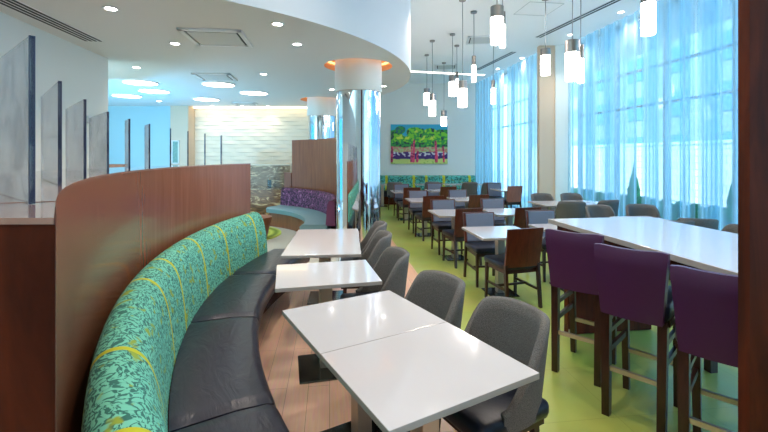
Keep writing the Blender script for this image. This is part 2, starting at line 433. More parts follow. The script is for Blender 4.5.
# walls
def slab(name, x0, y0, x1, y1, z0, z1, mat, th=.12, side=1, label=None):
    d = Vector((x1 - x0, y1 - y0)); L = d.length; n = Vector((-d.y, d.x)) / L * side
    a = math.atan2(d.y, d.x); c = Vector(((x0 + x1) / 2, (y0 + y1) / 2)) + n * th / 2
    o = MB().box((0, 0, 0), (L, th, z1 - z0)).build(name, mat, loc=(c.x, c.y, (z0 + z1) / 2), rotz=a)
    return struct(o, label)
slab('wall_left', lwall(-4), -4, lwall(5.96), 5.96, 0, LOWZ + .02, M['wall'], .2, 1, 'pale wall on the left')
slab('wall_back', -5.2, -4, 6.6, -4, 0, HIGHZ, M['wall'], .12, -1, 'plain wall behind the camera')
slab('wall_far', -1.05, 14.8, 3.9, 14.8, 0, HIGHZ, M['wall'], .12, 1, 'pale far wall with the painting')
slab('wall_far_return', -1.0, 12.0, -1.0, 14.8, 0, HIGHZ, M['wall'], .12, 1)
slab('wall_lounge_side', -9, 11.95, -9, 9.6, 0, LOWZ, M['wall'], .12, -1)
slab('wall_lounge_side', -9, 5.2, -9, 2.9, 0, LOWZ, M['wall'], .12, -1)
slab('wall_lounge_far', -9, 11.6, -5.95, 11.6, 0, LOWZ, M['bluelitwall'], .1, 1, 'pale blue lit far lounge wall')
struct(B((-5.70, 11.7, LOWZ / 2), (.5, .4, LOWZ)).build('wall_pier', M['wallwarm']), 'warm cream wall pier')
# textured wall
def texwall(u, v):
    x = -5.45 + u * 4.5; z = v * (LOWZ)
    row = math.floor(z / .11); off = (row * .37) % 1.0
    cell = x / .62 + off; ci = math.floor(cell); f = cell - ci; g = z / .11 - row
    random.seed(ci * 131 + row * 17); t = random.uniform(-1, 1); t2 = random.uniform(.3, 1)
    h = .03 * t2 * math.sin(PI * f) ** 1.5 * (1 - g) + .004 * t * (f - .5)
    return (x, 11.9 - h, z), (x, z)
struct(MB().grid(texwall, 196, 168).build('wall_lounge_textured', M['wavewall']), 'cream carved relief wall of wavy horizontal tiles')
random.seed(11)
slab('wall_lounge_textured_back', -5.45, 11.93, -.95, 11.93, 0, LOWZ, M['wall'], .08, 1)
cv = B((-3.2, 11.72, LOWZ - .03), (4.4, .05, .03)).build('cove_light', M['cove']); tag(cv, 'long warm light strip along the top of the carved relief wall', 'light strip')
# window side : pillar, strips
struct(B((3.84, 9.80, HIGHZ / 2), (.36, .16, HIGHZ)).build('wall_pillar', M['wallwarm']), 'beige pillar between the curtains')
struct(B((4.20, 9.78, HIGHZ / 2), (.36, .2, HIGHZ)).build('wall_window_return', M['wall']))
slab('wall_right', fwall(14.9) + .55, 14.9, fwall(9.7) + .55, 9.7, 0, .12, M['wall'], .12, -1)

# windows : near run and far run of full height glazing
def window(n, fx, y0, y1, off, ny, label):
    root = empty('window_%d' % n); root['kind'] = 'structure'; root['label'] = label
    P0 = Vector((fx(y0) + off, y0, 0)); P1 = Vector((fx(y1) + off, y1, 0)); d = P1 - P0; L = d.length; a = math.atan2(d.y, d.x)
    fr = MB()
    rot = Matrix.Rotation(a, 3, 'Z')
    for i in range(ny + 1):
        p = P0 + d * i / ny; fr.box((p.x, p.y, HIGHZ / 2), (.05, .1, HIGHZ), rot)
    for z in (.06, 2.58, 3.25, HIGHZ - .04):
        p = (P0 + P1) / 2; fr.box((p.x, p.y, z), (L, .08, .035), rot)
    fr.build('window_frame', M['frame'], root)
    g = MB(); vs = [g.bm.verts.new(p) for p in (P0 + Vector((0, 0, .06)), P1 + Vector((0, 0, .06)), P1 + Vector((0, 0, HIGHZ)), P0 + Vector((0, 0, HIGHZ)))]
    g.bm.faces.new(vs); g.build('window_pane', M['glass'], root)
window(1, wwall, 9.6, -4, .38, 11, 'tall glazed window wall beside the bar table')
window(2, fwall, 14.75, 10.3, .40, 4, 'tall glazed window wall in the far corner')
# added unseen lounge window on the far left, lets blue daylight in
root = empty('window_3'); root['kind'] = 'structure'
fr = MB()
for y in (5.2, 6.3, 7.4, 8.5, 9.6): fr.box((-9, y, LOWZ / 2), (.1, .07, LOWZ))
fr.box((-9, 7.4, .05), (.1, 4.4, .08)).box((-9, 7.4, LOWZ - .05), (.1, 4.4, .08)); fr.build('window_frame', M['frame'], root)
plane('window_pane', [(-9, 5.2, 0), (-9, 9.6, 0), (-9, 9.6, LOWZ), (-9, 5.2, LOWZ)], M['glass_dark']).parent = root

# curtains
def curtain(fx, y0, y1, off, label, amp=.045, folds=None, seed=0, group='sheer curtains along the windows'):
    folds = folds or max(3, int((y0 - y1) / .26)); rnd = random.Random(seed); ph = [rnd.uniform(-.6, .6) for _ in range(folds + 2)]
    nseg = folds * 10
    def fn(u, v):
        y = y0 + (y1 - y0) * u; k = u * folds; i = int(k); p = ph[i] * (1 - (k - i)) + ph[i + 1] * (k - i)
        sway = amp * (.75 + .25 * math.sin(3 * u + seed)) * math.sin(2 * PI * k + p * 2.0) * (.55 + .45 * (1 - v))
        yy = y + .35 * amp * math.sin(4 * PI * k + p)
        return (fx(yy) + off + sway, yy, .03 + v * (HIGHZ - .06)), (u, v)
    o = MB().grid(fn, nseg, 6).build('sheer_curtain', M['sheer'], smooth=80)
    tag(o, label, 'curtain', group)
curtain(fwall, 14.68, 12.2, .0, 'sheer white curtain hanging in the far corner beside the far wall', seed=1)
curtain(fwall, 12.1, 9.98, .03, 'sheer white curtain just left of the beige pillar', seed=2)
ys = [9.45, 8.35, 7.25, 6.15, 5.0, 3.6, 2.0, .2]
wh = ['just right of the beige pillar, behind the far tub chairs', 'second to the right of the beige pillar', 'third to the right of the beige pillar', 'fourth to the right of the pillar', 'immediately left of the tall dark walnut panel', 'hidden by the walnut panel', 'beside the camera']
for i in range(len(ys) - 3):
    curtain(wwall, ys[i], ys[i + 1] + .05, .03, 'sheer pale blue curtain ' + wh[i], seed=3 + i, amp=.065)
for i, yy in enumerate((8.9, 8.3, 7.2, 6.55, 6.1, 5.55)):
    curtain(wwall, yy, yy - .22, .11, 'narrow gathered layer of sheer curtain, %s one from the pillar' % ['first', 'second', 'third', 'fourth', 'fifth', 'sixth'][i], amp=.03, folds=3, seed=20 + i, group='gathered curtain layers')

# ------------------------------------------------------------------ columns
def column(c, label, zc=2.66):
    r = empty('round_column', (c[0], c[1], 0)); tag(r, label, 'column', 'round columns')
    MB().lathe([(.345, 0), (.345, zc)], n=72).build('steel_cladding', M['chrome'], r, smooth=40)
    MB().lathe([(.34, zc - .02), (.365, zc - .02), (.365, LOWZ + .17)], n=72).build('collar', M['wall'], r, smooth=40)
    g = MB().lathe([(.348, zc - .03), (.352, zc - .03), (.352, zc - .015), (.348, zc - .015)], n=72); g.build('trim_ring', M['steel'], r, smooth=40)
    sm = MB()
    for k in range(4):
        a = k * PI / 2 + .55; sm.box((.346 * math.cos(a), .346 * math.sin(a), zc / 2), (.004, .012, zc - .04), Matrix.Rotation(a, 3, 'Z'))
    sm.build('seam', M['steel'], r)
    rc = MB().lathe([(.53, LOWZ), (.53, LOWZ + .18), (.36, LOWZ + .18)], (c[0], c[1], 0), 72).build('ceiling_recess', M['recess'], smooth=40); struct(rc)
    lr = MB().lathe([(.525, LOWZ + .10), (.51, LOWZ + .10), (.51, LOWZ + .13), (.525, LOWZ + .13)], (c[0], c[1], 0), 72).build('recess_light', M['ringled']); tag(lr, 'warm ring light in the ceiling recess around the %s steel column' % ('nearer' if c[1] < 8 else 'farther'), 'light', 'ring lights')
column(COLS[0], 'large mirror polished steel column with white collar beside the banquette tables')
column(COLS[1], 'farther steel clad column with white collar behind the tall walnut panel')

# ------------------------------------------------------------------ ceiling fittings
def px2ceil(px, py, z):
    k = (z - H) / (HY - py); return ((px - 384) * k, F * k)
A76 = R(7.5)
dk = []
def downlight(x, y, z, label, power=28, group='recessed downlights', r=.05):
    e = empty('downlight', (x, y, z)); tag(e, label, 'ceiling light', group)
    MB().lathe([(r + .022, 0), (r + .02, -.008), (r, -.006), (r, .0)], n=24).build('trim_ring', M['white'], e)
    MB().lathe([(0, -.003), (r, -.003)], n=24).build('lens', M['spot'], e)
    l = bpy.data.lights.new('downlight_lamp', 'SPOT'); l.energy = power; l.spot_size = R(120); l.spot_blend = .8; l.shadow_soft_size = .05; l.color = (1, .86, .74)
    lo = bpy.data.objects.new('downlight_lamp', l); COL.objects.link(lo); lo.parent = e; lo.location = (0, 0, -.03)
low = [(110.8, 8.4, 'over the left wall end of the first marbled panel'), (175, 43.4, 'in front of the near square ceiling vent'), (263.5, 74, 'between the middle vent and the curved bulkhead'),
       (297, 44, 'near the bulkhead edge, second from the frame top'), (277.4, 23.8, 'nearest the bulkhead edge, right of the near vent'), (136.5, 67.3, 'left of the disc lights by the left wall end'),
       (158.9, 101, 'beyond the disc lights by the blue lit wall'), (212.5, 106.2, 'leftmost of the three washing the carved relief wall'), (242, 106.2, 'middle of the three washing the carved relief wall'),
       (268, 106.2, 'rightmost of the three washing the carved relief wall'), (331.8, 89.4, 'immediately left of the near steel column collar'), (383.4, 86, 'immediately right of the near steel column collar')]
for px, py, w in low:
    x, y = px2ceil(px, py, LOWZ); downlight(x, y, LOWZ, 'small downlight in the low ceiling, ' + w, 48 if y < 6 else (28 if y < 9.5 else 14))
high = [(497.8, 68.7, 'farthest, by the far curtain'), (522, 58, 'second farthest, left of the beige pillar'), (570.3, 34.7, 'in front of the pillar by the long slot vent'), (621, 12, 'nearest, by the curtain top')]
for px, py, w in high:
    x, y = px2ceil(px, py, HIGHZ); downlight(x, y, HIGHZ, 'small downlight in the high ceiling, ' + w, 80)
for x, y, w in [(-.45, 3.45, 'above the second banquette table'), (.1, 1.9, 'above the joined pair of tables'), (1.6, 4.2, 'above the near end of the lime floor'), (1.7, 1.4, 'above the bar stools'), (.8, 6.8, 'above the aisle'), (2.4, 6.6, 'above the dining tables'), (-1.2, .8, 'above the near banquette end'), (1.2, -1.2, 'behind the camera on the right'), (-1.5, -1.5, 'behind the camera on the left'), (3.2, .6, 'above the near end of the bar table')]:
    downlight(x, y, HIGHZ, 'small downlight in the high ceiling ' + w, 60 if x < 0 else 105)
for px, py, w in [(140.4, 82.2, 'nearest left one by the wall end'), (154.2, 90.8, 'middle of the left three'), (127, 95.5, 'leftmost, farthest of the left three'),
                  (218.5, 84, 'just below the middle square vent'), (254, 92.6, 'rightmost of all'), (206.5, 99, 'farthest, in front of the carved relief wall')]:
    x, y = px2ceil(px, py, LOWZ); e = empty('ceiling_light', (x, y, LOWZ)); tag(e, 'round glowing disc light in the lounge ceiling, ' + w, 'ceiling light', 'disc lights')
    MB().lathe([(.31, 0), (.31, -.02), (.29, -.02), (.29, -.0)], n=48).build('rim', M['white'], e)
    MB().lathe([(0, -.016), (.29, -.016)], n=48).build('diffuser', M['disc'], e)
def cassette(x, y, z, s, rz, label, zt='vent'):
    e = empty('ceiling_vent', (x, y, z), rz); tag(e, label, 'ceiling vent', 'square ceiling vents')
    m = MB(); w = .05
    for sx in (-1, 1): m.box((sx * (s / 2 - w / 2), 0, -.012), (w, s, .024))
    for sy in (-1, 1): m.box((0, sy * (s / 2 - w / 2), -.012), (s, w, .024))
    m.build('frame', M['white'], e)
    B((0, 0, -.005), (s - .1, s - .1, .006)).build('backing', M['black'], e)
    B((.0, 0, -.02), (s - .15, s - .15, .012), bev=.004).build('face_panel', M['vent'], e)
cassette(-1.96, 4.87, LOWZ, .68, R(7), 'nearest square ceiling vent with dark gap, above the banquette partition')
x, y = px2ceil(215.5, 76.4, LOWZ); cassette(x, y, LOWZ, .62, R(7), 'middle square ceiling vent above the disc lights')
x, y = px2ceil(245.5, 103.6, LOWZ); cassette(x, y, LOWZ, .6, R(7), 'farthest square ceiling vent close to the carved relief wall')
x, y = px2ceil(481, 39.5, HIGHZ); cassette(x, y, HIGHZ, .62, R(-7), 'square vent in the high ceiling among the pendant lamps')
x, y = px2ceil(446, 66.5, HIGHZ); cassette(x, y, HIGHZ, .62, R(-7), 'small far square vent in the high ceiling near the linear light')
x, y = px2ceil(538, 9, HIGHZ)
m = MB(); s = .62
for sx in (-1, 1): m.box((sx * s / 2, 0, -.003), (.008, s, .006)).box((0, sx * s / 2, -.003), (s, .008, .006))
tag(m.build('access_panel', M['vent'], loc=(x, y, HIGHZ), rotz=A76), 'thin outlined square access panel in the high ceiling', 'ceiling panel')
def slot(p0, p1, z, w, n, label):
    p0 = Vector(p0); p1 = Vector(p1); d = p1 - p0; L = d.length; a = math.atan2(d.y, d.x); c = (p0 + p1) / 2
    e = empty('slot_vent', (c.x, c.y, z), a); tag(e, label, 'ceiling vent', 'linear slot vents')
    B((0, 0, -.003), (L, w, .006)).build('frame', M['white'], e)
    m = MB()
    for i in range(n): m.box((0, (i - (n - 1) / 2) * w / n, -.007), (L - .01, w / n * .55, .004))
    m.build('slot', M['black'], e)
slot(px2ceil(-6, -5, LOWZ), px2ceil(94, 40.8, LOWZ), LOWZ, .22, 4, 'long slot vent with dark stripes in the low ceiling by the left wall')
slot(px2ceil(477.2, 69.7, HIGHZ), px2ceil(514, 51.7, HIGHZ), HIGHZ, .16, 2, 'far dark linear slot vent left of the pillar')
slot(px2ceil(538, 37.2, HIGHZ), px2ceil(650, -16, HIGHZ), HIGHZ, .16, 2, 'near dark linear slot vent beside the window curtains')
p0, p1 = px2ceil(405, 71, HIGHZ), px2ceil(484, 75, HIGHZ)
d = Vector(p1) - Vector(p0)
tag(MB().box((0, 0, -.006), (d.length, .13, .012)).build('linear_light', M['line'], loc=((p0[0] + p1[0]) / 2, (p0[1] + p1[1]) / 2, HIGHZ), rotz=math.atan2(d.y, d.x)), 'long glowing linear light across the far high ceiling', 'ceiling light')

e = empty('added_uplight', (-5.6, 8.6, 0)); tag(e, 'added unseen blue uplight tinting the far left of the lounge', 'uplight')  # added lamp out of view, turns lounge ceiling and wall blue
MB().lathe([(0, .1), (.1, .1), (.12, .12), (.12, 0), (0, 0)], n=24).build('housing', M['black'], e)
l = bpy.data.lights.new('added_uplight_lamp', 'AREA'); l.shape = 'DISK'; l.size = .2; l.energy = 120; l.color = (.10, .5, 1)
lo = bpy.data.objects.new('added_uplight_lamp', l); COL.objects.link(lo); lo.parent = e; lo.location = (0, 0, .14); lo.rotation_euler = (PI, 0, 0)
# pendants (px, cap top, glass top, bottom, Y, wide?)
PEND = [(497, 6.5, 18, 44, 4.96, 1, 'large cylinder pendant hanging nearest left of the bar table'), (502.5, 12, 25, 47.5, 5.25, 0, 'slim pendant half hidden just right of the large centre pendant'),
        (545.4, 48.6, 56, 75, 6.8, 1, 'cylinder pendant hanging in front of the beige pillar'), (572.3, 40.5, 53, 80.5, 4.65, 1, 'large cylinder pendant hanging right of the beige pillar'),
        (580.6, 45, 59, 83, 4.9, 0, 'slim pendant just right of the large pendant by the pillar'), (648.2, -2, 3, 34.7, 4.85, 1, 'nearest pendant cut by the frame top before the curtains'),
        (426.8, 88.5, 93.5, 105, 10.6, 1, 'small pendant at the far left of the pendant group'), (432.3, 94, 101, 116, 9.3, 1, 'cylinder pendant second from the left, above the painting'),
        (443.9, 110.6, 117, 126, 11.5, 1, 'lowest and farthest pendant, over the right of the painting'), (452.5, 75.5, 82, 96, 8.8, 1, 'short cylinder pendant left of two near the bulkhead'),
        (456.8, 72, 79, 92, 9.7, 0, 'slim pendant behind the short one right of the painting'), (462.5, 81, 89, 107, 6.85, 1, 'cylinder pendant hanging on the longest cord in the centre'),
        (473.8, 56, 65.5, 82, 7.43, 0, 'slim pendant with visible canopy crossing the linear light'), (493.2, 80.4, 88.5, 104, 7.87, 0, 'slim pendant in front of the far curtain')]
for px, yt, yg, yb, Y, wide, lab in PEND:
    X = (px - 384) * Y / F; z = lambda py: H + (HY - py) * Y / F
    zt, zg, zb = z(yt), z(yg), z(yb); r = .075 if wide else .036
    e = empty('pendant_lamp', (X, Y, zt)); tag(e, lab + ', frosted glass', 'pendant lamp', 'frosted glass pendants')
    MB().lathe([(0, zb - zt), (r * .96, zb - zt), (r, zb - zt + .01), (r, zg - zt)], n=28).build('glass_shade', M['glow'], e, smooth=40)
    MB().lathe([(r, zg - zt), (r * 1.03, zg - zt), (r * 1.03, -.005), (r * .95, 0), (0, 0)], n=28).build('cap', M['nickel'], e, smooth=40)
    MB().tube([(0, 0, 0), (.004, 0, (HIGHZ - zt) / 2), (0, 0, HIGHZ - zt)], .006, 6).build('cord', M['cord'], e)
    MB().lathe([(0, HIGHZ - zt - .03), (.055, HIGHZ - zt - .03), (.06, HIGHZ - zt)], n=20).build('canopy', M['nickel'], e, smooth=40)

# ------------------------------------------------------------------ curved partition, panels, banquette
def arcang(y, Rr): return PI - math.asin((y - PC[1]) / Rr)     # angle about PC of the left side point at depth y
RP = 5.388; LZ = 1.556
a_far = arcang(5.34, RP); a_near = arcang(.86, RP)
part = empty('curved_partition'); tag(part, 'long curved glossy walnut partition behind the green banquette', 'partition')
MB().arc(PC, a_far, a_near, [(RP, 0), (RP + .05, 0), (RP + .05, LZ - .012), (RP, LZ - .012)], 80).build('front_panel', M['partition'], part, smooth=30)
# ledge : widens towards the camera
m = MB(); n = 80; rings = []
for i in range(n + 1):
    a = a_far + (a_near - a_far) * i / n; wd = .12 + .6 * min(1, max(0, (i / n - .05) / .7))
    rr = RP + wd
    rings.append([m.bm.verts.new((PC[0] + q * math.cos(a), PC[1] + q * math.sin(a), z)) for q, z in ((RP - .004, LZ - .012), (RP - .004, LZ), (rr, LZ), (rr, LZ - .012))])
    for v in rings[-1][2:]: v.co.y = max(v.co.y, .635)
for A, Bq in zip(rings, rings[1:]):
    for j in range(4): m.bm.faces.new((A[j], A[(j + 1) % 4], Bq[(j + 1) % 4], Bq[j]))
m.bm.faces.new(rings[0]); m.bm.faces.new(rings[-1][::-1])
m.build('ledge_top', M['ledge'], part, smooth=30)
xe = PC[0] + RP * math.cos(a_near)
m = MB(); q0 = Vector((-.505, .635)); q1 = Vector((-2.2, .635))
ep = [(-.508, .638), (-.692, .872), (-.8, .95), (-2.2, .95), (-2.2, .638)]
lo_ = [m.bm.verts.new((x, y, 0)) for x, y in ep]; hi_ = [m.bm.verts.new((x, y, LZ - .012)) for x, y in ep]
m.bm.faces.new(lo_); m.bm.faces.new(hi_)
for i in range(5): m.bm.faces.new((lo_[i], lo_[(i + 1) % 5], hi_[(i + 1) % 5], hi_[i]))
m.build('end_panel', M['darkwalnut'], part)
m = MB(); vs = [m.bm.verts.new(p) for p in ((-.507, .634, LZ - .001), (-.69, .868, LZ - .001), (-.9, 1.12, LZ - .001), (-1.25, 1.65, LZ - .001), (-1.6, 2.2, LZ - .001), (-2.2, 2.2, LZ - .001), (-2.2, .63, LZ - .001))]
m.bm.faces.new(vs); rr_ = bmesh.ops.extrude_face_region(m.bm, geom=list(m.bm.faces)); bmesh.ops.translate(m.bm, vec=(0, 0, -.01), verts=[v for v in rr_['geom'] if isinstance(v, bmesh.types.BMVert)])
m.build('ledge_end', M['ledge'], part)
PAN = [(-.69, .81), (-1.02, 1.30), (-1.245, 1.72), (-1.47, 2.2), (-1.615, 2.62), (-1.72, 3.03), (-1.83, 3.54), (-1.87, 3.94), (-1.876, 4.33), (-1.86, 4.73)]
wn = ['nearest and largest marbled panel, by the left frame edge', 'second marbled panel from the camera', 'third marbled panel, darkest veined', 'fourth marbled panel before the wall end', 'fifth panel from the camera', 'sixth panel from the camera', 'seventh panel, in front of the cream pier', 'eighth panel, left end of the carved wall', 'ninth panel, third last at the far end', 'tenth and farthest panel on the ledge']
for i, (x, y) in enumerate(PAN):
    dv = Vector((-.70, .71)) if i < 4 else Vector((-.62, .785)); a = math.atan2(dv.y, dv.x); L = .5 if i < 4 else .34
    if i == 0: dv = Vector((-.78, .63)); a = math.atan2(dv.y, dv.x); L = .6
    if i > 5: dv = Vector((-.45, .89)); a = math.atan2(dv.y, dv.x); L = .12
    if i in (4, 5): L = .2
    e = empty('divider_panel', (x, y, LZ), a); tag(e, wn[i] + ', on the partition ledge', 'divider panel', 'marbled divider panels on the ledge')
    B((L / 2, 0, .165), (L, .008, .33)).build('panel', M['resin'], e)
    B((.003, 0, .165), (.006, .010, .33)).build('edge_strip', M['paneledge'], e)

# banquette
def smoothp(p, k=4):
    out = []; P_ = [Vector(q) for q in p]
    for i in range(len(P_) - 1):
        a = P_[max(i - 1, 0)]; b = P_[i]; c = P_[i + 1]; d = P_[min(i + 2, len(P_) - 1)]
        for j in range(k):
            t = j / k; v = .5 * (2 * b + (c - a) * t + (2 * a - 5 * b + 4 * c - d) * t * t + (3 * b - a - 3 * c + d) * t ** 3); out.append((v.x, v.y))
    return out + [tuple(P_[-1])]
bq = empty('banquette'); tag(bq, 'long curved banquette with green scroll pattern back and dark leather seat', 'banquette')
def sY(Y, Rr=5.3): return 5.3 * arcang(Y, Rr)
stripeY = [.68, 1.02, 1.48, 2.34, 2.8, 3.5, 4.15, 4.95]
M['boothgreen'] = scroll('green_scroll_fabric', rgb(112, 196, 168), rgb(36, 104, 92), rgb(140, 160, 50), [sY(y) for y in stripeY], 36, rgb(190, 188, 26), .016)
prof = [(5.33, .44), (5.345, .70), (5.34, .87), (5.315, .93), (5.265, .95), (5.21, .935), (5.16, .88), (5.125, .78), (5.10, .62), (5.085, .44)]
s_far, s_near = arcang(5.2, 5.3), arcang(.1, 5.3)
prof = smoothp(prof)
MB().arc(PC, s_far, s_near, prof, 110, uvR=5.3).build('back_cushion', M['boothgreen'], bq, smooth=60)
MB().arc(PC, s_far, s_near, [(4.80, 0), (5.37, 0), (5.37, .30), (4.80, .30)], 70).build('base', M['darkwalnut'], bq, smooth=30)
joints = [5.28, 4.2, 3.1, 2.02, .98, .05]
for j0, j1 in zip(joints, joints[1:]):
    a0, a1 = arcang(j0, 4.62) + .0012, arcang(j1, 4.62) - .0012
    def wob(t, r, z):
        return -.012 * (max(0, 1 - t / .05) + max(0, 1 - (1 - t) / .05)) if z > .4 else 0
    seat = [(4.625, .30), (4.612, .33), (4.61, .42), (4.625, .45), (4.66, .462), (4.80, .468), (4.95, .462), (5.08, .455), (5.08, .30)]
    MB().arc(PC, a0, a1, seat, 40, wob=wob).build('seat_cushion', M['leather'], bq, smooth=50)

# ------------------------------------------------------------------ tables
def make_table(w, d, label, cat='table', peds=((0, 0),), h=.74, base=.42):
    e = empty('dining_table'); tag(e, label, cat)
    m = MB(); m.box((0, 0, h - .014), (w, d, .028), bev=.003, m=M['edge']); m.bm.faces.ensure_lookup_table()
    k = m.mi(M['table'])
    for f in m.bm.faces:
        if f.normal.z > .9 and f.calc_center_median().z > h - .002: f.material_index = k
    m.build('tabletop', M['table'], e)
    for px, py in peds:
        B((px, py, (h - .03) / 2 + .01), (.09, .09, h - .04), bev=.004).build('pedestal', M['steel'], e)
        B((px, py, .008), (base, base, .014), bev=.003).build('base_plate', M['plate'], e)
        B((px, py, h - .034), (.3, .3, .01)).build('mounting_plate', M['black'], e)
    return e
bt = 'banquette tables'
T = make_table(.737, .616, ''); P = Proto(T); r30 = R(30)
P.put(.026 + .155, 2.085 - .268, r30, 'nearest white topped table, front half of the joined pair', bt)
P.put(.026 - .155, 2.085 + .268, r30, 'white topped table joined behind the nearest one at the seam', bt)
t2 = make_table(.755, .64, 'small white topped table standing alone in the middle of the banquette row'); t2.location = (-.454, 3.23, 0); t2.rotation_euler[2] = R(13.5); t2['group'] = bt
t1 = make_table(.735, 1.35, 'longer white topped table farthest along the banquette, before the steel column', peds=((0, -.33), (0, .33))); t1.location = (-.635, 4.475, 0); t1.rotation_euler[2] = R(5); t1['group'] = bt

# ------------------------------------------------------------------ tub chair
def make_tub():
    e = empty('tub_chair'); tag(e, '', 'chair')
    W, D = .265, .27
    def top(u):
        a = abs(u)
        if a < .42: return .85 - .01 * (a / .42) ** 2
        t = min(1, (a - .42) / .58); return .84 - .36 * (t * t * (3 - 2 * t)) ** 1.1
    def pos(u, v, off):
        th = u * R(112); zt = top(u); z = .40 + v * (zt - .40)
        k = (z - .40) / .45
        w = W * (.86 + .14 * k) - off; d = D * (.9 + .20 * k) - off
        sx = math.sin(th); cy = math.cos(th)
        x = w * math.copysign(abs(sx) ** .8, sx); y = -d * (math.copysign(abs(cy) ** .8, cy)) if cy > 0 else -cy * d * 1.15
        rnd = max(0, (v - .93) / .07); 
        return (x, y - .0, z - 0)
    m = MB(); NU, NV = 36, 8; T_ = .042
    bmv = m.bm; outer = []; inner = []
    for i in range(NU + 1):
        u = -1 + 2 * i / NU
        outer.append([bmv.verts.new(pos(u, j / NV, 0)) for j in range(NV + 1)])
        inner.append([bmv.verts.new(pos(u, j / NV, T_)) for j in range(NV + 1)])
    for i in range(NU):
        for j in range(NV):
            bmv.faces.new((outer[i][j], outer[i + 1][j], outer[i + 1][j + 1], outer[i][j + 1]))
            bmv.faces.new((inner[i][j], inner[i][j + 1], inner[i + 1][j + 1], inner[i + 1][j]))
        # rounded rim
        mids = []
    rim = []
    for i in range(NU + 1):
        p = (outer[i][NV].co + inner[i][NV].co) / 2; rim.append(bmv.verts.new(p + Vector((0, 0, .014))))
    for i in range(NU):
        bmv.faces.new((outer[i][NV], outer[i + 1][NV], rim[i + 1], rim[i])); bmv.faces.new((rim[i], rim[i + 1], inner[i + 1][NV], inner[i][NV]))
        bmv.faces.new((outer[i + 1][0], outer[i][0], inner[i][0], inner[i + 1][0]))
    for i in (0, NU):
        for j in range(NV): bmv.faces.new((outer[i][j], outer[i][j + 1], inner[i][j + 1], inner[i][j]))
        bmv.faces.new((outer[i][NV], rim[i], inner[i][NV]))
    m.build('shell', M['grey'], e, smooth=70)
    B((0, .02, .425), (.44, .46, .09), bev=.03).build('seat', M['navy'], e, smooth=60)
    B((0, .02, .37), (.40, .40, .03)).build('seat_frame', M['espresso'], e)
    for sx in (-1, 1):
        for sy in (-1, 1):
            MB().taper((sx * .19, .02 + sy * .18, 0), (sx * .17, .02 + sy * .16, .37), (.024, .024), (.036, .036)).build('leg', M['espresso'], e)
    return e
TUB = Proto(make_tub())
gtb = 'charcoal tub chairs along the banquette tables'
def outw(deg): return Vector((math.cos(R(deg)), math.sin(R(deg))))
def tubat(cx, cy, deg, dist, along, label, group=gtb):
    """chair at a table edge: deg = direction from the table to the chair"""
    o = outw(deg); a = Vector((-o.y, o.x)); p = Vector((cx, cy)) + o * dist + a * along
    TUB.put(p.x, p.y, face_rot(-o.x, -o.y), label, group)
tubat(.181, 1.817, 30, .425, .06, 'charcoal tub chair nearest the camera, at the front table')
tubat(-.129, 2.353, 30, .425, .06, 'charcoal tub chair at the rear half of the joined tables')
tubat(-.454, 3.23, 13.5, .395, .09, 'charcoal tub chair at the small middle banquette table')
tubat(-.64, 4.475, 4.5, .405, -.27, 'charcoal tub chair at the near half of the farthest banquette table')
tubat(-.64, 4.475, 4.5, .41, .38, 'charcoal tub chair at the far half of the farthest banquette table, before the column')

# ------------------------------------------------------------------ dining chairs
def make_dining(wood_m):
    e = empty('dining_chair'); tag(e, '', 'chair')
    W = .42
    tilt = R(9)
    rot = Matrix.Rotation(tilt, 3, 'X')
    # back panel : slight trapezoid, leaning back (top at -y)
    def bar(z0, z1, y0, y1, w0, w1, th): # plank as tapered prism
        m = MB(); m.taper((0, y0, z0), (0, y1, z1), (w0, th), (w1, th)); return m
    bar(.45, .875, -.21, -.275, .43, .44, .02).build('back_panel', wood_m, e)
    bar(.50, .86, -.190, -.245, .375, .385, .025).build('back_pad', M['greyp'], e)
    B((0, .01, .455), (.43, .44, .07), bev=.02).build('seat', M['navy'], e, smooth=60)
    B((0, 0, .40), (.39, .38, .05)).build('seat_frame', M['espresso'], e)
    for sx in (-1, 1):
        MB().taper((sx * .205, -.25, 0), (sx * .2, -.205, .48), (.028, .034), (.032, .042)).build('leg', M['espresso'], e)
        MB().taper((sx * .195, .205, 0), (sx * .19, .19, .42), (.026, .026), (.036, .036)).build('leg', M['espresso'], e)
        B((sx * .187, -.02, .2), (.018, .39, .026)).build('stretcher', M['espresso'], e)
    B((0, .0, .2), (.36, .018, .024)).build('stretcher', M['espresso'], e)
    return e
DIN = Proto(make_dining(M['chairwood'])); DINR = Proto(make_dining(M['reddwood']))
TW, TD = .71, .75
TG = make_table(TW, TD, '', base=.34); TGP = Proto(TG)
ct, st = math.cos(A76), math.sin(A76)
wv, dv_ = Vector((ct, st)), Vector((st, -ct))
grid_t = [(461.6, 226.9, 'left', 'front'), (427.9, 209.75, 'left', 'second'), (404.8, 198.1, 'left', 'third'), (390.4, 190, 'left', 'fourth'),
          (528, 224, 'middle', 'front'), (480.3, 208.8, 'middle', 'second'), (446.6, 197.1, 'middle', 'third'), (424.8, 189.1, 'middle', 'fourth'), (488.3, 188.5, 'right', 'fourth')]
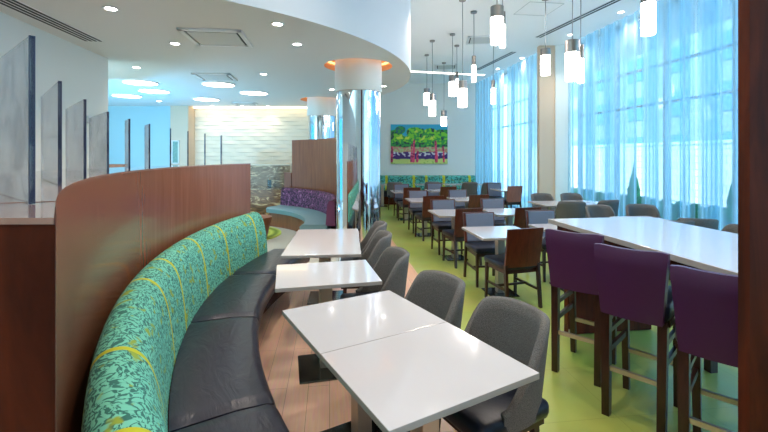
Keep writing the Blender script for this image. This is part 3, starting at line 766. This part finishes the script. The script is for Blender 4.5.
for px, py, colm, row in grid_t:
    p = fl(px, py, .74); c = Vector((p.x, p.y)) + wv * TW / 2 + dv_ * TD / 2
    where = '%s dining column, %s row from the camera' % (colm, row)
    if colm == 'right': where = 'right dining column, far row beside the curtains'
    TGP.put(c.x, c.y, A76, 'white topped pedestal table in the ' + where, 'dining tables on the lime floor', scale=(.85, 1, 1) if colm == 'right' else None)
    if colm == 'right': c = c - wv * .05
    q = c + dv_ * .30
    pr = DINR if colm == 'right' else DIN
    if not (colm == 'middle' and row == 'front'):
        pr.put(q.x, q.y, face_rot(-st - .16, ct), 'reddish wooden backed chair by the curtains, facing away from the camera' if colm == 'right' else 'walnut chair showing its wooden back, %s dining column, %s row' % (colm, row), 'walnut dining chairs with their backs to the camera')
    q = c - dv_ * .45
    DIN.put(q.x, q.y, face_rot(st, -ct), 'grey padded walnut chair facing the camera, %s' % ('by the far curtains' if colm == 'right' else '%s dining column, %s row' % (colm, row)), 'walnut dining chairs facing the camera')

# far booth
M['boothfar'] = scroll('far_booth_fabric', rgb(84, 180, 166), rgb(30, 104, 98), rgb(120, 160, 70), [(px - 384) * 14.4 / F for px in (386.5, 414, 426.5, 444, 470)], 9, rgb(196, 196, 40), .045)
fb = empty('booth_bench'); tag(fb, 'long straight booth bench with green patterned back along the far wall', 'bench')
def rbox(x0, x1, prof, name, mat, parent):
    m = MB(); uvl = m.bm.loops.layers.uv.verify(); k = len(prof)
    A = [m.bm.verts.new((x0, y, z)) for y, z in prof]; C_ = [m.bm.verts.new((x1, y, z)) for y, z in prof]; s = 0
    for j in range(k):
        j2 = (j + 1) % k; f = m.bm.faces.new((A[j], A[j2], C_[j2], C_[j])); L = math.dist(prof[j], prof[j2])
        for lp, uv in zip(f.loops, ((x0, s), (x0, s + L), (x1, s + L), (x1, s))): lp[uvl].uv = uv
        s += L
    m.bm.faces.new(A[::-1]); m.bm.faces.new(C_); return m.build(name, mat, parent, smooth=50)
rbox(-.9, 3.2, [(14.75, .4), (14.75, .93), (14.68, .965), (14.55, .965), (14.46, .92), (14.42, .45)], 'backrest', M['boothfar'], fb)
rbox(-.9, 3.15, [(14.5, .28), (14.5, .45), (13.95, .47), (13.92, .44), (13.92, .28)], 'seat', M['leather'], fb)
rbox(-.9, 3.15, [(14.5, 0), (14.5, .28), (14.0, .28), (14.0, 0)], 'base', M['darkwalnut'], fb)
for i, (x, lab) in enumerate([(-.05, 'leftmost, partly behind the steel column'), (1.38, 'second from the left'), (2.3, 'third from the left, below the pendant group'), (2.98, 'rightmost by the corner curtain')]):
    TGP.put(x, 13.55, 0, 'white topped table before the green far booth, ' + lab, 'tables along the far booth', scale=(.8, .8, 1) if i == 3 else None)
for x, y, lab in [(.33, 12.75, 'leftmost in the row'), (1.5, 12.95, 'second in the row'), (2.62, 12.75, 'third in the row'), (3.2, 12.6, 'rightmost of four')]:
    TUB.put(x, y, 0, 'small far grey tub chair facing the green booth, ' + lab, 'tub chairs facing the far booth')

# window side tables with tub chairs
gw = 'tub chairs along the window'
def dirc(dx, dy): return face_rot(dx, dy)
TLP = Proto(make_table(.62, .75, ''))
for i, (x, y, lab) in enumerate([(3.25, 8.0, 'left one of the far window pair'), (3.98, 8.1, 'right one of the far window pair'), (3.75, 5.88, 'beside the bar table near the window')]):
    TLP.put(x, y, A76, 'white topped table among grey tub chairs, ' + lab, 'window side tables')
for x, y, dx, dy, lab in [(3.33, 8.52, .1, -1, 'back row, left of two, in front of the pillar'), (3.96, 8.55, .1, -1, 'back row, right of two, by the curtain'),
                          (3.36, 7.46, .25, 1, 'near side of the left window table'), (4.02, 7.66, -.35, 1, 'near side of the right window table'),
                          (3.45, 6.42, .15, -1, 'behind the bar table, left one facing the camera'), (4.13, 6.52, -.2, -1, 'behind the bar table, right one facing the camera'),
                          (3.62, 5.3, 0, 1, 'just beyond the bar table edge, only its low rim showing'), (4.06, 5.45, .3, 1, 'beyond the bar table near its right end'),
                          (3.82, 4.76, -.9, .4, 'at the far right beside the bar table, turned sideways')]:
    TUB.put(x, y, dirc(dx, dy), 'grey tub chair, ' + lab, gw)

# ------------------------------------------------------------------ bar table
be = empty('bar_table'); tag(be, 'long high communal bar table with white top and dark walnut base', 'bar table')
bl = fl(548, 218.8, 1.05); nd = Vector((.135, -.99)); wd = Vector((.99, .135)); BLn, BW = 3.6, 1.05
bl2 = Vector((bl.x, bl.y)); cc = bl2 + nd * BLn / 2 + wd * BW / 2; ra = math.atan2(nd.y, nd.x) + PI / 2
be.location = (cc.x, cc.y, 0); be.rotation_euler[2] = ra
m = MB(); m.box((0, 0, 1.03), (BW, BLn, .04), bev=.004, m=M['edge']); k = m.mi(M['table'])
for f in m.bm.faces:
    if f.normal.z > .9: f.material_index = k
m.build('tabletop', M['table'], be)
B((0, 0, .975), (BW - .12, BLn - .12, .07)).build('apron', M['darkwalnut'], be)
for s in (1, -1): B((0, s * (BLn / 2 - .14), .475), (BW - .2, .06, .93)).build('end_panel', M['darkwalnut'], be)
B((0, 0, .475), (.05, BLn - .4, .12)).build('stretcher', M['darkwalnut'], be)
for s in (1, -1): B((-(BW / 2 - .13), s * (BLn / 2 - .14), .03), (.05, .09, .06)).build('foot', M['steel'], be)
for s in (.9, -.9): B((.3, s, .47), (.06, .06, .94)).build('leg', M['espresso'], be)

def make_stool():
    e = empty('bar_stool'); tag(e, '', 'bar stool')
    # local: facing +Y; back at -y
    m = MB(); NU, NV = 14, 8
    def pt(u, v, s):   # s: 0 outer(back), 1 inner
        w = .165 + .035 * v; x = (u * 2 - 1) * w; z = .665 + v * .425 - .012 * max(0, abs(u * 2 - 1) - .8) / .2 * v - .012 * (u * 2 - 1) ** 2 * v * -1
        y = -.285 - .035 * v + .02 * (u * 2 - 1) ** 2 + (.07 if s else 0)
        e_ = min(1, (1 - v) / .08); y += (.018 * (1 - e_) if not s else -.018 * (1 - e_))
        return (x, y, z)
    G = [[[m.bm.verts.new(pt(i / NU, j / NV, s)) for j in range(NV + 1)] for i in range(NU + 1)] for s in (0, 1)]
    for s in (0, 1):
        for i in range(NU):
            for j in range(NV): m.bm.faces.new((G[s][i][j], G[s][i + 1][j], G[s][i + 1][j + 1], G[s][i][j + 1]))
    for i in range(NU):
        for j in (0, NV): m.bm.faces.new((G[0][i][j], G[0][i + 1][j], G[1][i + 1][j], G[1][i][j]))
    for j in range(NV):
        for i in (0, NU): m.bm.faces.new((G[0][i][j], G[0][i][j + 1], G[1][i][j + 1], G[1][i][j]))
    m.build('backrest', M['purple'], e, smooth=50)
    B((0, -.005, .735), (.38, .45, .11), bev=.025).build('seat', M['navy'], e, smooth=60)
    B((0, .01, .665), (.38, .40, .04)).build('seat_frame', M['espresso'], e)
    for sx in (-1, 1):
        MB().taper((sx * .15, -.205, 0), (sx * .155, -.19, .68), (.044, .05), (.05, .055)).build('leg', M['espresso'], e)
        MB().taper((sx * .15, .215, 0), (sx * .155, .19, .66), (.038, .038), (.046, .046)).build('leg', M['espresso'], e)
        B((sx * .152, 0, .40), (.022, .40, .035)).build('side_stretcher', M['espresso'], e)
        B((sx * .152, 0, .52), (.022, .40, .03)).build('side_stretcher', M['espresso'], e)
    B((0, -.20, .30), (.29, .022, .028)).build('foot_rail', M['steel'], e)
    B((0, .205, .28), (.29, .022, .028)).build('foot_rail', M['steel'], e)
    return e
ST = Proto(make_stool())
fd = Vector((.69, .724))     # facing
for (px, py), (qx, qy), lab in [((545, 229), (602.5, 235.8), 'left one, at the far end of the bar table'), ((593.8, 243.8), (669, 254.6), 'middle one'), ((671.5, 266), (781, 283), 'right one, cut by the walnut panel')]:
    a = fl(px, py, 1.1); b = fl(qx, qy, 1.1); c = (a + b) / 2
    d = (b - a).normalized(); f = Vector((-d.y, d.x)); 
    o = Vector((c.x, c.y)) + Vector((f.x, f.y)) * .325 - Vector((d.x, d.y)) * .012
    ST.put(o.x, o.y, face_rot(f.x, f.y), 'purple bar stool, ' + lab, 'purple bar stools')

# tall walnut panel on the right
pn = B((1.44, 1.24, HIGHZ / 2), (.72, .04, HIGHZ - .01)).build('wall_screen', M['darkwalnut']); struct(pn, 'full height dark walnut panel cutting the right edge of the view')

# ------------------------------------------------------------------ lounge
def bang(y, Rr): return math.asin((y - BC[1]) / Rr)
ls = empty('curved_lounge_bench'); tag(ls, 'curved lounge bench with teal grey seat and purple patterned back', 'bench')
M['purplefab'] = scroll('purple_scroll_fabric', rgb(112, 60, 96), rgb(34, 14, 36), rgb(160, 104, 136), None, 14)
A0, A1 = R(-5), R(60)
MB().arc(BC, A0, A1, [(2.68, 0), (3.2, 0), (3.2, .33), (2.68, .33)], 40).build('base', M['walnut'], ls, smooth=30)
MB().arc(BC, A0, A1, [(2.60, .33), (2.59, .42), (2.63, .455), (3.08, .46), (3.08, .33)], 40).build('seat', M['cyanseat'], ls, smooth=50)
MB().arc(BC, A0, A1, [(3.05, .44), (3.08, .8), (3.11, .87), (3.17, .88), (3.21, .84), (3.22, .44)], 40, uvR=3.1).build('backrest', M['purplefab'], ls, smooth=60)
pt_ = MB().arc(BC, R(-8), R(57), [(3.28, 0), (3.34, 0), (3.34, 2.04), (3.28, 2.04)], 40).build('curved_screen', M['walnut'], smooth=30); tag(pt_, 'tall curved walnut screen behind the purple lounge bench', 'screen')
tag(MB().arc(BC, R(57.5), R(61.5), [(3.28, 0), (3.36, 0), (3.36, 1.24), (3.28, 1.24)], 10).build('low_screen', M['walnut'], smooth=30), 'low walnut screen at the left end of the tall one', 'screen')
e = empty('marble_counter', (-3.3, 11.0, 0)); tag(e, 'brown marble counter with a grey stone upstand before the carved wall', 'counter')
B((0, 0, .39), (1.5, .5, .78), bev=.006).build('body', M['stone'], e)
B((0, 0, .79), (1.56, .55, .03)).build('worktop', M['backsplash'], e)
B((0, .2, 1.1), (1.5, .05, .6)).build('upstand', M['backsplash'], e)
B((0, .17, 1.41), (1.52, .08, .02)).build('top_rail', M['steel'], e)
w = empty('glass_dispenser', (-3.03, 10.92, .805)); tag(w, 'small clear glass dispenser standing on the marble counter', 'dispenser')
MB().lathe([(.05, 0), (.05, .2), (.03, .22), (0, .22)], n=20).build('jar', M['glass'], w, smooth=40); MB().cyl((0, 0, .22), .035, .025, 20).build('lid', M['steel'], w)
e = empty('drum_table', (-2.52, 8.15, 0)); tag(e, 'small tapered wooden drum table on the green rug', 'side table')
MB().lathe([(0, .006), (.2, .006), (.29, .42), (.27, .42)], n=40).build('body', M['walnut'], e, smooth=40)
MB().lathe([(0, .42), (.30, .42), (.30, .45), (0, .45)], n=40).build('top', M['walnut'], e, smooth=40)
def rug_mat():
    m, nt, b = newmat('round_rug'); N = nt.nodes.new; L = nt.links.new
    tc = N('ShaderNodeTexCoord'); w = N('ShaderNodeTexWave'); w.wave_type = 'RINGS'; w.rings_direction = 'Z'; w.inputs['Scale'].default_value = 1.5; w.inputs['Distortion'].default_value = 1.5
    r = N('ShaderNodeValToRGB'); r.color_ramp.elements[0].color = rgb(120, 140, 40); r.color_ramp.elements[1].color = rgb(200, 210, 90)
    L(tc.outputs['Object'], w.inputs['Vector']); L(w.outputs['Fac'], r.inputs['Fac']); L(r.outputs['Color'], b.inputs['Base Color']); setp(b, Roughness=.95); return m
tag(MB().lathe([(1.15, 0), (1.15, .01), (0, .012)], n=64).build('round_rug', rug_mat(), loc=(-3.32, 8.6, .004)), 'round lime green ringed rug on the pale lounge floor', 'rug')
tag(B((-5.75, 8.05, .745), (1.45, .12, 1.49), bev=.004).build('low_divider', M['walnut']), 'low walnut divider glimpsed behind the fourth and fifth panels', 'divider')
e = empty('wall_thermostat', (lwall(5.49) + .01, 5.49, 2.13), R(-90) + .13); tag(e, 'small white switch plate on the left wall above the panels', 'switch plate')
B((0, .0, 0), (.1, .02, .1)).build('plate', M['white'], e); B((0, .012, 0), (.05, .008, .05)).build('dial', M['vent'], e)
e = empty('framed_notice', (-5.80, 11.485, 1.76)); tag(e, 'framed upright notice on the cream pier beside the carved wall', 'notice')
m = MB()
for sx in (-1, 1): m.box((sx * .09, 0, 0), (.03, .03, .64)).box((0, 0, sx * .31), (.2, .03, .03))
m.build('frame', M['white'], e); B((0, .004, 0), (.17, .015, .6)).build('insert', plain('notice_print', rgb(120, 160, 150), .3, var=.3, bscale=30), e)

# ------------------------------------------------------------------ painting
def painting():
    W_, H_ = 2.03, 1.41; nx, nz = 150, 100
    me_m = MB(); bmv = me_m.bm; V = [[bmv.verts.new((i / nx * W_, 0, j / nz * H_)) for j in range(nz + 1)] for i in range(nx + 1)]
    for i in range(nx):
        for j in range(nz): bmv.faces.new((V[i][j], V[i + 1][j], V[i + 1][j + 1], V[i][j + 1]))
    mat, nt, b = newmat('painted_canvas'); at = nt.nodes.new('ShaderNodeAttribute'); at.attribute_name = 'paint'
    nt.links.new(at.outputs['Color'], b.inputs['Base Color']); setp(b, Roughness=.5)
    root = empty('wall_painting', (.24, 14.745, 1.37)); tag(root, 'colourful painting of green trees with pink trunks on the far wall', 'painting')
    o = me_m.build('canvas', mat, root)
    B((W_ / 2, .025, H_ / 2), (W_, .045, H_)).build('stretcher_frame', M['white'], root)
    ca = o.data.color_attributes.new('paint', 'FLOAT_COLOR', 'POINT')
    def blob(x, z, cx, cz, rx, rz, s):
        n = noise.noise(Vector((x * 5 + s, z * 5, s))) * .45
        return ((x - cx) / rx) ** 2 + ((z - cz) / rz) ** 2 < 1 + n
    G1, G2, G3, Y1 = rgb(40, 150, 60), rgb(120, 200, 40), rgb(16, 70, 60), rgb(200, 220, 70)
    SK, PK, PU, MG, WH = rgb(40, 170, 205), rgb(225, 70, 110), rgb(60, 30, 110), rgb(150, 30, 80), rgb(210, 205, 215)
    for k, v in enumerate(o.data.vertices):
        x, z = v.co.x, v.co.z; u, w = x / W_, z / H_
        n1 = noise.noise(Vector((x * 4, z * 4, 3))); n2 = noise.noise(Vector((x * 11, z * 13, 8))); n3 = noise.noise(Vector((x * 7, z * 5, 21)))
        c = SK
        if w < .86 + .08 * n1 and not (.20 < u < .29 and w > .62): c = G1 if n2 > -.05 else G3
        for cx, cz, rx, rz in ((.42, .80, .15, .14), (.12, .62, .15, .13), (.62, .60, .16, .12), (.88, .66, .13, .17), (.35, .62, .14, .1), (.7, .82, .1, .08)):
            if blob(u, w, cx, cz, rx, rz, cx * 9):
                c = G2 if n2 + (w - cz) * 2 > -.02 else G1
                if n3 > .25 and w > cz: c = Y1
                if n3 < -.3: c = G3
        if blob(u, w, .17, .86, .09, .1, 3) : c = G1 if n2 > 0 else rgb(20, 100, 110)
        if w < .42 + .04 * n1: c = rgb(170, 190, 130) if n2 > 0 else rgb(196, 130, 110)
        if w < .30 + .03 * n1: c = WH if n2 > .05 else PU
        if w < .20 + .04 * n3: c = PU
        if w < .12 + .03 * n1: c = rgb(200, 215, 120) if n2 > -.3 else rgb(150, 190, 80)
        for tx, wt, top in ((.40, .022, .62), (.47, .016, .34), (.80, .022, .58), (.02, .02, .45), (.93, .014, .45), (.36, .01, .5)):
            if w < top and w > .04 and abs(u - tx - .03 * (w - .2) * (1 if tx < .5 else -1) - .008 * n2) < wt * (1.3 - w): c = PK if n2 > -.1 else MG
        ca.data[k].color = c
painting()

# ------------------------------------------------------------------ outside
struct(plane('ground', [(5.2, -20, -.12), (60, -20, -.12), (60, 50, -.12), (5.2, 50, -.12)], M['paving']), 'pale paving outside the windows')
def wallobj(name, x, y0, y1, z0, z1, th, mat, label, cat, holes=0):
    e = empty(name, (0, 0, 0)); tag(e, label, cat)
    def fn(u, v):
        y = y0 + (y1 - y0) * u; return (x - .128 * y, y, z0 + (z1 - z0) * v), ((y1 - y0) * u, (z1 - z0) * v)
    MB().grid(fn, 1, 1).build('face', mat, e)
    a = math.atan2(1, -.128)
    L = math.hypot(y1 - y0, .128 * (y1 - y0))
    B((0, 0, 0), (L, th, z1 - z0)).build('core', mat, e, loc=(x + th / 2 + .01 - .128 * (y0 + y1) / 2, (y0 + y1) / 2, (z0 + z1) / 2), rotz=a)
    if holes:
        y = y0 + 1
        while y < y1 - 2:
            z = z0 + 1.4
            while z < z1 - 1.5:
                o = B((0, 0, 0), (1.5, .08, 1.6)).build('window', M['bluewin'], e, loc=(x - .02 - .128 * y, y, z + .8), rotz=a); z += 2.8
            y += holes
    else:
        B((0, 0, 0), (L, th + .1, .1)).build('coping', M['white'], e, loc=(x + th / 2 + .01 - .128 * (y0 + y1) / 2, (y0 + y1) / 2, z1 + .05), rotz=a)
wallobj('stone_garden_wall', 13.4, 0, 32, -.1, 2.1, .4, M['stonewall'], 'pale stone garden wall seen outside through the curtains', 'garden wall')
wallobj('office_building', 22, 0, 46, 0, 14, 6, M['facade'], 'pale building with blue windows beyond the garden wall', 'building', holes=3.6)
def cyp(x, y, h, label):
    e = empty('cypress_tree', (x, y, -.12)); tag(e, label, 'tree', 'cypress trees outside')
    m = MB(); r = bmesh.ops.create_icosphere(m.bm, subdivisions=4, radius=1)
    for v in m.bm.verts:
        n = 1 + .22 * noise.noise(v.co * 5 + Vector((x, y, 0))); z = (v.co.z + 1) / 2
        rr = math.sin(PI * min(1, z * .9 + .1)) ** .7 * (1.15 - z) * .2 * n
        d = Vector((v.co.x, v.co.y)).normalized() if abs(v.co.x) + abs(v.co.y) > 1e-5 else Vector((0, 0))
        v.co = (d.x * rr, d.y * rr, .2 + z * h)
    m.build('foliage', M['leaf'], e); MB().cyl((0, 0, 0), .06, .5, 10).build('trunk', M['trunk'], e)
cyp(7.2, 11.9, 1.4, 'small cypress outside, left one, seen through the third curtain')
cyp(8.1, 9.5, 1.4, 'small cypress outside, right one, just left of the walnut panel')
m = MB(); 
def hfn(u, v):
    th = v * PI; n = noise.noise(Vector((u * 30, v * 6, 2))) * .1
    y = 7.5 + u * 6; return (7.6 - .128 * y + math.cos(th) * (.35 + n), y, -.12 + math.sin(th) * (.75 + n)), (u, v)
tag(MB().grid(hfn, 80, 16).build('clipped_hedge', M['leaf']), 'low clipped hedge just outside the windows', 'hedge')
def oc(x, y, rz, lab):
    e = empty('patio_chair', (x, y, -.12), rz); tag(e, lab, 'chair', 'patio chairs')
    mm = plain('patio_blue', rgb(40, 120, 160), .4)
    B((0, 0, .45), (.45, .45, .04)).build('seat', mm, e); B((0, -.22, .72), (.45, .03, .4)).build('backrest', mm, e)
    for sx in (-1, 1):
        for sy in (-1, 1): B((sx * .2, sy * .2, .22), (.03, .03, .44)).build('leg', mm, e)
        B((sx * .22, 0, .66), (.04, .42, .03)).build('armrest', mm, e)
oc(5.75, 6.6, R(80), 'blue patio chair outside the glass, right of the bar table end')
oc(6.2, 6.2, R(-20), 'farther blue patio chair outside the glass')

# ------------------------------------------------------------------ light
w = bpy.data.worlds.new('sky'); S.world = w; w.use_nodes = True; nt = w.node_tree; bg = nt.nodes['Background']
tc = nt.nodes.new('ShaderNodeTexCoord'); sp = nt.nodes.new('ShaderNodeSeparateXYZ'); rp = nt.nodes.new('ShaderNodeValToRGB')
nt.links.new(tc.outputs['Generated'], sp.inputs[0]); nt.links.new(sp.outputs['Z'], rp.inputs['Fac']); nt.links.new(rp.outputs['Color'], bg.inputs['Color'])
rp.color_ramp.elements[0].color = (.55, .88, 1, 1); rp.color_ramp.elements[1].color = (.16, .50, 1, 1)
bg.inputs['Strength'].default_value = 4.4
sl = bpy.data.lights.new('sun', 'SUN'); sl.energy = 8.0; sl.angle = R(2); sl.color = (1, .86, .74)
so = bpy.data.objects.new('sun', sl); COL.objects.link(so); so.rotation_euler = (R(48), 0, R(-115))   # from behind the building side, lights the garden wall
so.rotation_euler = Vector((.35, .55, -.75)).to_track_quat('-Z', 'Y').to_euler()
V = S.view_settings; V.view_transform = 'Standard'; V.look = 'None'; V.gamma = 1; V.exposure = 0.22; V.use_curve_mapping = False
